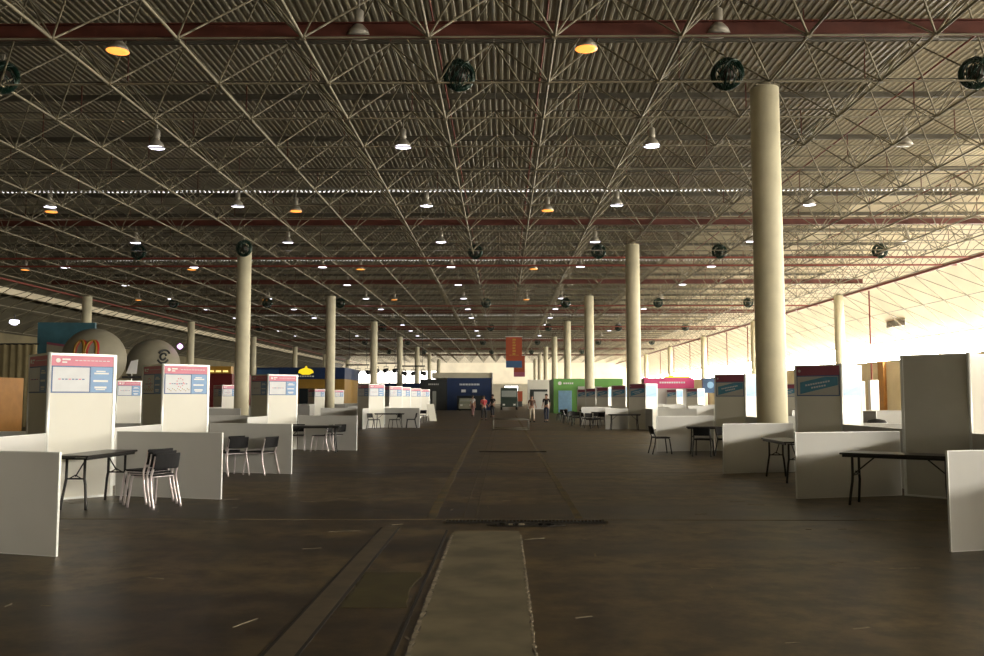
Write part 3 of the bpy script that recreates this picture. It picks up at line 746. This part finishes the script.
# dark red stand with yellow lights
t, w = booth_box('red_stand', -22.2, -19.0, 62, 5, 0, 3.2, M['redgrill'], 'dark red stand with yellow lights left of the nearest left column')
b = MB(); b.box((-w, -.3, 3.2), (w, .3, 3.7), M['gold']); b.build('sign_box', t)
b = MB()
for k in range(6): b.box((-w+.15+.5*k, -.34, 3.3), (-w+.5+.5*k, -.3, 3.42), M['ylight'])
b.build('light_row', t)
# billboard, left edge
t = empty('billboard', (-28.0, 56, 0), math.radians(6), 'big teal blue billboard with a cream picture on the far left', 'billboard')
b = MB(); b.box((-1.6, 0, 0), (1.9, .3, 6.3), M['teal']); b.build('board', t)
b = MB(); b.prism([(-1.0, 2.4), (1.85, 2.4), (1.85, 4.5), (-1.0, 4.9)], .0, .03, M['balloon'], Matrix.Rotation(PI/2, 4, 'X')); b.prism([(-1.0, 4.9), (1.85, 4.5), (1.85, 4.63), (-1.0, 5.05)], .0, .04, M['maroon'], Matrix.Rotation(PI/2, 4, 'X')); b.build('picture', t)
# tan curtain wall and orange stand at the left edge
t = empty('curtain_wall', (-27.9, 46, 0), 0, 'olive tan curtain wall at the far left edge', 'curtain')
b = MB(); n = 60
vs = []
for i in range(n+1):
    x = -3.5+7*i/n; yy = .08*math.sin(i*1.9); vs += [(x, yy, 0), (x, yy, 4.3)]
b.add(vs, [(2*i, 2*i+2, 2*i+3, 2*i+1) for i in range(n)], mat('olive tan drape', (.30, .25, .13), .8, noise=.2, scale=2), True); b.build('drape', t)
b = MB(); b.tube((-3.6, 0, 4.32), (3.6, 0, 4.32), .04, M['black'], 8); b.build('curtain_rail', t)
t, w = booth_box('orange_counter', -24.4, -21.75, 38, 2, 0, 2.4, M['orangeclad'], 'orange brown counter stand at the left edge of the frame')
b = MB(); b.box((-w, -.04, .9), (w, 0, 1.15), M['black']); b.build('counter_ledge', t)
b = MB(); b.tube((0,0,.0), (0,0,.4), .03, M['black'], 6); b.lathe([(.1, -.1), (.22, 0), (.2, .12)], M['lampwhite'], n=14); o = b.build('spotlight'); o.location = (-23.4, 42, 5.1); tag(o, 'small white glaring spotlight at the left edge under the dark roof', 'spotlight')
b = MB(); b.lathe([(.02, -.2), (.14, -.1), (.2, 0), (.14, .1), (.02, .2)], M['lamppurple'], n=14); o = b.build('violet_lamp'); o.location = (-22.0, 60, 5.0); tag(o, 'small violet glowing lamp right of the second grey balloon', 'lamp')

# balloons
def balloon(x, y, z, r, label, logo):
    t = empty('balloon', (x, y, 0), 0, label, 'balloon')
    b = MB(); n = 18; prof = [(max(.02, r*math.sin(PI*i/n)), z-r*math.cos(PI*i/n)) for i in range(n+1)]; b.lathe(prof, M['balloon'], n=36); b.build('envelope', t)
    b = MB(); b.lathe([(.9, 0), (.9, .15), (.35, .3), (.3, z-r+.06)], M['charcoal'], n=18); b.build('base', t)
    b = MB()
    if logo == 'M':
        for s in (-1, 1):
            pts = []
            for i in range(13):
                a = PI*i/12; px = s*.30-.27*math.cos(a)*1.0; pz = z+.12+.82*math.sin(a)**.7
                lx = px+.22
                dy = -math.sqrt(max(.05, r*r-lx*lx-(pz-z)**2))-.03
                pts.append((lx, dy, pz))
            b.path(pts, .075, M['gold'], 8)
            b.path([(p[0]+.07, p[1]+.06, p[2]) for p in pts], .075, M['redplastic'], 8)
        b.build('letter_logo', t)
    else:
        for (a0, a1, rr) in ((.5, 2.64, .40), (PI+.5, PI+2.64, .40), (.2, 5.9, .2)):
            pts = []
            for i in range(13):
                a = a0+(a1-a0)*i/12; px = 1.15+rr*.7*math.cos(a); pz = z+.50+rr*1.1*math.sin(a); pts.append((px, -math.sqrt(max(.05, r*r-px*px-(pz-z)**2))-.02, pz))
            b.path(pts, .07, M['charcoal'], 8)
        b.build('round_logo', t)
balloon(-23.2, 50, 3.72, 1.72, 'large pale grey balloon with a golden and red letter M, left of the other balloon', 'M')
balloon(-23.8, 60, 3.75, 1.75, 'pale grey balloon with a dark ring logo, right of the lettered balloon', 'C')

# hanging banners at the end of the aisle
def banner(x, y, z0, z1, w, label, top, bot):
    t = empty('hanging_banner', (x, y, z0), 0, label, 'banner'); h = z1-z0
    b = MB(); b.box((-w/2, -.02, h*.22), (w/2, .02, h), top); b.box((-w/2, -.02, 0), (w/2, .02, h*.22), bot); b.build('fabric', t)
    b = MB(); b.tube((-w/2-.05, 0, h+.03), (w/2+.05, 0, h+.03), .03, M['alu'], 8)
    for s in (-1, 1): b.tube((s*w/2*.8, 0, h), (s*w/2*.8, 0, 9.5-z0), .01, M['black'], 5)
    b.build('hanging_bar', t)
    b = MB()
    for k in range(6): b.box((-.12, -.035, h*.42+.24*k), (.12+.04*(k % 2), -.02, h*.42+.15+.24*k), M['gold'])
    b.box((-w*.3, -.035, h*.40), (w*.3, -.02, h*.415), M['gold'])
    b.build('lettering', t)
banner(.93, 75, 4.05, 6.65, 1.36, 'orange hanging banner with vertical lettering over the far aisle, nearer of two', M['orange'], M['midblue'])
banner(1.75, 95, 3.75, 6.0, 1.2, 'second orange hanging banner with a dark foot, partly hidden behind the first', M['orange'], M['maroon'])

# clusters of stage spotlights on a hung bar, left far end
def mk_spot():
    t = empty('stage_spotlight', (0,0,0), 0, '', 'spotlight')
    b = MB(); b.tube((0, -.3, -.1), (0, .25, .05), .26, M['black'], 12, r2=.18, caps=True); b.build('housing', t)
    b = MB(); b.path([(-.28, 0, -.02), (-.28, 0, .4), (.28, 0, .4), (.28, 0, -.02)], .03, M['black'], 6); b.tube((0,0,.4), (0,0,.7), .03, M['black'], 6); b.build('yoke', t)
    return t
bars = [(-16.4, 100, 5.2, 3), (-13.2, 100, 5.4, 3), (-10.2, 101, 5.1, 3)]
for bi, (x, y, z, n) in enumerate(bars):
    b = MB(); b.tube((-1.3, 0, 0), (1.3, 0, 0), .08, M['black'], 8, caps=True); b.tube((-1.0, 0, 0), (-1.0, 0, 9.5-z), .03, M['black'], 5); b.tube((1.0, 0, 0), (1.0, 0, 9.5-z), .03, M['black'], 5)
    o = b.build('lighting_bar'); o.location = (x, y, z); tag(o, 'black hanging lighting bar at the far left end, %s of three' % ['leftmost', 'middle', 'rightmost'][bi], 'lighting bar')
    for k in range(n):
        place('spot', mk_spot, (x-1.1+2.2*k/(n-1), y, z-.79), random.uniform(-1, 1), 'black stage spotlight on the %s hanging bar, %s from the left' % (['leftmost', 'middle', 'rightmost'][bi], RN[k]), 'spotlight', 'stage spotlights at the far left end')

t = empty('small_sign', (-20.7, 49.2, 0), .3, 'small white slanted sign on a pole between the poster panels and the balloons', 'sign')
b = MB(); b.prism([(-.3, 2.85), (.25, 2.85), (.32, 3.65), (-.05, 3.55)], 0, .06, M['white'], Matrix.Rotation(PI/2, 4, 'X')); b.build('sign_face', t)
b = MB(); b.tube((0, .05, 0), (0, .05, 2.9), .03, M['alu'], 8); b.box((-.5, -.05, 2.6), (.5, .1, 2.72), M['black']); b.build('support', t)
# wall things, right side
b = MB(); b.box((-.04, -1.7, 0), (0, 1.7, .75), M['lowpanel'])
for k in range(7): b.box((-.07, -1.65, .06+.1*k), (-.04, 1.65, .1+.1*k), M['purlin'])
o = b.build('wall_vent'); o.location = (31.0, 70, 7.1); tag(o, 'grey louvred vent on the bright slanted wall at upper right', 'vent')
t = empty('notice_board', (RX-.02, 66, 0), 0, 'notice board with grey sheets on the right wall, above the black bag', 'notice board')
b = MB(); b.box((-.06, -1.3, 1.5), (0, 1.3, 4.1), M['lowpanel']); b.build('board', t)
b = MB()
for k in range(5): b.box((-.08, -1.1+.4*(k % 3), 3.6-.5*k), (-.06, -.4+.5*(k % 3), 3.95-.5*k), M['charcoal'] if k % 2 else M['blueprint'])
b.build('posted_sheets', t)
for (y, w, s) in ((75, 1.1, 'first'), (83, 1.0, 'second')):
    b = MB(); b.box((-.25, -w/2, 0), (0, w/2, 4.5), M['orangeclad']); o = b.build('wall_pilaster'); o.location = (RX, y, 0); tag(o, 'tan painted pilaster against the right wall, %s from the camera' % s, 'pilaster')
t = empty('stand_light_box', (24.9, 60, 0), 0, 'bright white box with a red foot behind the right-hand posters', 'light box')
b = MB(); b.box((-.28, -.2, .5), (.28, .2, 2.7), M['white']); b.build('white_body', t)
b = MB(); b.box((-.32, -.22, 0), (.32, .22, .5), M['redplastic']); b.build('red_foot', t)

# ------------------------------------------------------------------ vehicles
def car(name, x, y, rz, L, W, H, paint, label, cat, profile, glass):
    t = empty(name, (x, y, 0), rz, label, cat)
    R90 = Matrix.Rotation(PI/2, 4, 'Z') @ Matrix.Rotation(PI/2, 4, 'X')
    b = MB(); b.prism([(a*L, c*H) for a, c in profile], -W/2, W/2, paint, R90); b.build('body', t, bevel=.06)
    b = MB()
    for (p, q) in glass[:2]: b.box((-W/2+.12, p*L-.02, q[0]*H), (W/2-.12, p*L+.02, q[1]*H), M['winpale'])
    b.build('windscreen', t)
    for sx in (-1, 1):
        for yy in (-.32, .32):
            b = MB(); b.tube((sx*(W/2-.2), yy*L, .33), (sx*(W/2+.01), yy*L, .33), .33, M['rubber'], 18, caps=True); b.tube((sx*(W/2), yy*L, .33), (sx*(W/2+.02), yy*L, .33), .19, M['alu'], 12, caps=True); b.build('wheel', t)
        b = MB(); b.box((sx*W/2*.62-.14, -L/2-.01, .55), (sx*W/2*.62+.14, -L/2+.05, .75), M['white']); b.build('headlamp', t)
car('parked_car', -4.3, 105.0, 0, 4.0, 1.7, 1.45, M['carpaint'], 'pale silver car parked in front of the deep blue stand', 'car',
    [(-.5, .15), (.5, .15), (.5, .55), (.36, .62), (.22, .97), (-.12, 1), (-.25, .66), (-.48, .55)], [(-.2, (.68, .93)), (.3, (.68, .93))])
car('box_truck', .75, 112, 0, 6.0, 2.1, 2.75, M['truckpaint'], 'dark green truck facing the camera at the far end of the aisle', 'truck',
    [(-.5, .14), (.5, .14), (.5, 1), (-.3, 1), (-.36, .93), (-.46, .52), (-.5, .48)], [(-.44, (.56, .86)), (.49, (.5, .8))])

# ------------------------------------------------------------------ people
def skin_mesh(name, verts, edges, radii, m, parent, sub=1, root=0):
    me = bpy.data.meshes.new(name); me.from_pydata(verts, edges, []); me.materials.append(m)
    o = bpy.data.objects.new(name, me); COL.objects.link(o); o.parent = parent
    sk = o.modifiers.new('skin', 'SKIN'); sk.use_smooth_shade = True
    for i, r in enumerate(radii):
        rr = r if isinstance(r, tuple) else (r, r); me.skin_vertices[0].data[i].radius = rr
    me.skin_vertices[0].data[root].use_root = True
    s = o.modifiers.new('sub', 'SUBSURF'); s.levels = sub; s.render_levels = sub
    return o
def person(x, y, rz, h, label, top, bottom, hair=True, stride=.1, arm=.0, bent=.0):
    t = empty('person', (x, y, 0), rz, label, 'person'); k = h/1.72
    def V(*p): return (p[0]*k, p[1]*k, p[2]*k)
    # faces local -Y
    Vs = [V(0,0,.95), V(0,-.01,1.15), V(0,0,1.38), V(0,0,1.47), V(0,-.02,1.56), V(0,-.01,1.66)]
    R = [(.13*k, .10*k), (.115*k, .085*k), (.13*k, .09*k), .055*k, .085*k, .075*k]
    E = [(0,1), (1,2), (2,3), (3,4), (4,5)]
    hands = []
    for s in (-1, 1):
        i = len(Vs); st = s*stride
        Vs += [V(s*.10, 0, .90), V(s*.11, -.03-st*.5, .50), V(s*.11, -st+.02, .09), V(s*.12, -st-.12, .04)]; R += [.085*k, .058*k, .042*k, .035*k]
        E += [(0, i), (i, i+1), (i+1, i+2), (i+2, i+3)]
        i = len(Vs); b_ = bent
        hx, hy, hz = s*(.225+arm), -.02-b_*.28+st*.4, .82+b_*.28
        Vs += [V(s*.19, 0, 1.40), V(s*(.215+arm*.5), .03, 1.12), V(hx, hy, hz)]; R += [.052*k, .04*k, .026*k]
        E += [(2, i), (i, i+1), (i+1, i+2)]
        hands.append((s, V(hx, hy, hz)))
    body = skin_mesh('body', Vs, E, R, M['skin'], t)
    # hands with five fingers, nose and ears as small tapered tubes in one mesh
    b = MB()
    for (s, hp) in hands:
        hp = Vector(hp); pw = hp + Vector((0, -.01, -.075))*k
        b.tube(hp, pw, .022*k, M['skin'], 8, r2=.030*k, caps=True)
        for f in range(4):
            q = pw + Vector((0, (-.027+.018*f), 0))*k; l = (.06, .072, .068, .052)[f]
            b.path([q, q + Vector((-s*.004, 0, -l*.5))*k, q + Vector((-s*.018, 0, -l))*k], .008*k, M['skin'], 6)
        q = hp + Vector((0, -.02, -.03))*k; b.path([q, q + Vector((-s*.01, -.03, -.02))*k, q + Vector((-s*.015, -.035, -.05))*k], .009*k, M['skin'], 6)
    b.build('hands', t)
    b = MB(); b.tube(V(0,-.095,1.64), V(0,-.125,1.60), .010*k, M['skin'], 6, r2=.018*k, caps=True)
    for s in (-1, 1): b.tube(V(s*.08, .01, 1.60), V(s*.09, .015, 1.65), .014*k, M['skin'], 6, caps=True); b.tube(V(s*.032, -.095, 1.64), V(s*.032, -.105, 1.64), .010*k, M['hair'], 6, caps=True)
    b.tube(V(-.025, -.098, 1.565), V(.025, -.098, 1.565), .006*k, M['clothred'], 6, caps=True)
    b.build('face', t)
    # clothes
    g = 1.14
    Vt = [Vs[0], Vs[1], Vs[2], V(0,0,1.44)]; Rt = [(.14*k, .115*k), (.13*k, .10*k), (.15*k, .10*k), .07*k]; Et = [(0,1), (1,2), (2,3)]
    for a in (10, 17):
        i = len(Vt); mid = tuple((Vs[a][j]*.25+Vs[a+1][j]*.75) for j in range(3)); Vt += [Vs[a], mid]; Rt += [.066*k, .054*k]; Et += [(2, i), (i, i+1)]
    skin_mesh('shirt', Vt, Et, Rt, M[top], t)
    Vp = [V(0,0,.98), Vs[0]]; Rp = [(.14*k, .11*k), (.15*k, .12*k)]; Ep = [(0,1)]
    for a in (6, 13):
        i = len(Vp); Vp += [Vs[a], Vs[a+1], tuple(Vs[a+1][j]*.08+Vs[a+2][j]*.92 for j in range(3))]; Rp += [.10*k, .072*k, .06*k]; Ep += [(1, i), (i, i+1), (i+1, i+2)]
    skin_mesh('trousers', Vp, Ep, Rp, M[bottom], t, root=1)
    b = MB(); n = 8
    prof = [(max(.01, .098*math.sin(PI*.5*i/n)), 1.66+.095*math.cos(PI*.5*i/n)) for i in range(n, -1, -1)]
    b.lathe([(r*k, z*k) for r, z in prof], M['hair'], (0, .015*k, 0), 16)
    b.tube(V(0,.045,1.67), V(0,.05,1.55), .085*k, M['hair'], 12, r2=.06*k, caps=True); b.build('hair', t)
    for s, a in ((-1, 8), (1, 15)):
        p = Vs[a]; b = MB(); b.box((p[0]-.045*k, p[1]-.20*k, 0), (p[0]+.045*k, p[1]+.06*k, .08*k), M['clothdark']); b.build('shoe', t, bevel=.02)
    return t
person(-2.48, 73, 2.6, 1.72, 'person in a white shirt and dusty pink trousers walking at the left of the group', 'clothwhite', 'clothpink', stride=.12)
person(-1.29, 60.0, .5, 1.66, 'person in a red top and dark trousers, middle of the left group', 'clothred', 'clothdark', bent=.8, arm=.02)
person(-.80, 68.5, -.6, 1.74, 'person in dark clothes standing right of the one in red', 'clothdark', 'clothdark', bent=.4, stride=.05)
person(1.80, 55.5, .2, 1.66, 'person in a brown top and pale trousers on the right side of the aisle', 'clothbrown', 'clothkhaki', bent=.7, arm=.02)
person(2.74, 56.2, -.3, 1.74, 'person in dark top and navy trousers, rightmost in the aisle', 'clothdark', 'clothnavy', bent=.5, stride=.16)

# ------------------------------------------------------------------ world, camera
w = bpy.data.worlds.new('World'); scn.world = w; w.use_nodes = True
nt = w.node_tree; bg = nt.nodes['Background']
sky = nt.nodes.new('ShaderNodeTexSky'); sky.sky_type = 'HOSEK_WILKIE'; sky.turbidity = 8; sky.sun_direction = (.3, -.3, .9)
mx = nt.nodes.new('ShaderNodeMix'); mx.data_type = 'RGBA'; mx.inputs['Factor'].default_value = .15; mx.inputs['A'].default_value = (1, .96, .9, 1)
nt.links.new(sky.outputs[0], mx.inputs['B']); nt.links.new(mx.outputs['Result'], bg.inputs['Color']); bg.inputs['Strength'].default_value = 1.75

F, H, VX, HY = 886.0, 1.53, 503.0, 397.5
pitch = math.atan((HY-328)/F); yaw = math.atan((VX-492)*math.cos(pitch)/F)
cam = bpy.data.cameras.new('camera'); co = bpy.data.objects.new('camera', cam); COL.objects.link(co)
cam.sensor_width = 36; cam.lens = 36*F/984; cam.clip_end = 500
co.location = (0, 0, H); co.rotation_euler = (PI/2+pitch, 0, yaw)
scn.camera = co
vs = scn.view_settings; vs.view_transform = 'Standard'; vs.look = 'None'; vs.gamma = 1; vs.use_curve_mapping = False; vs.exposure = .68
scn.cycles.max_bounces = 7; scn.cycles.diffuse_bounces = 5; scn.cycles.sample_clamp_indirect = 6
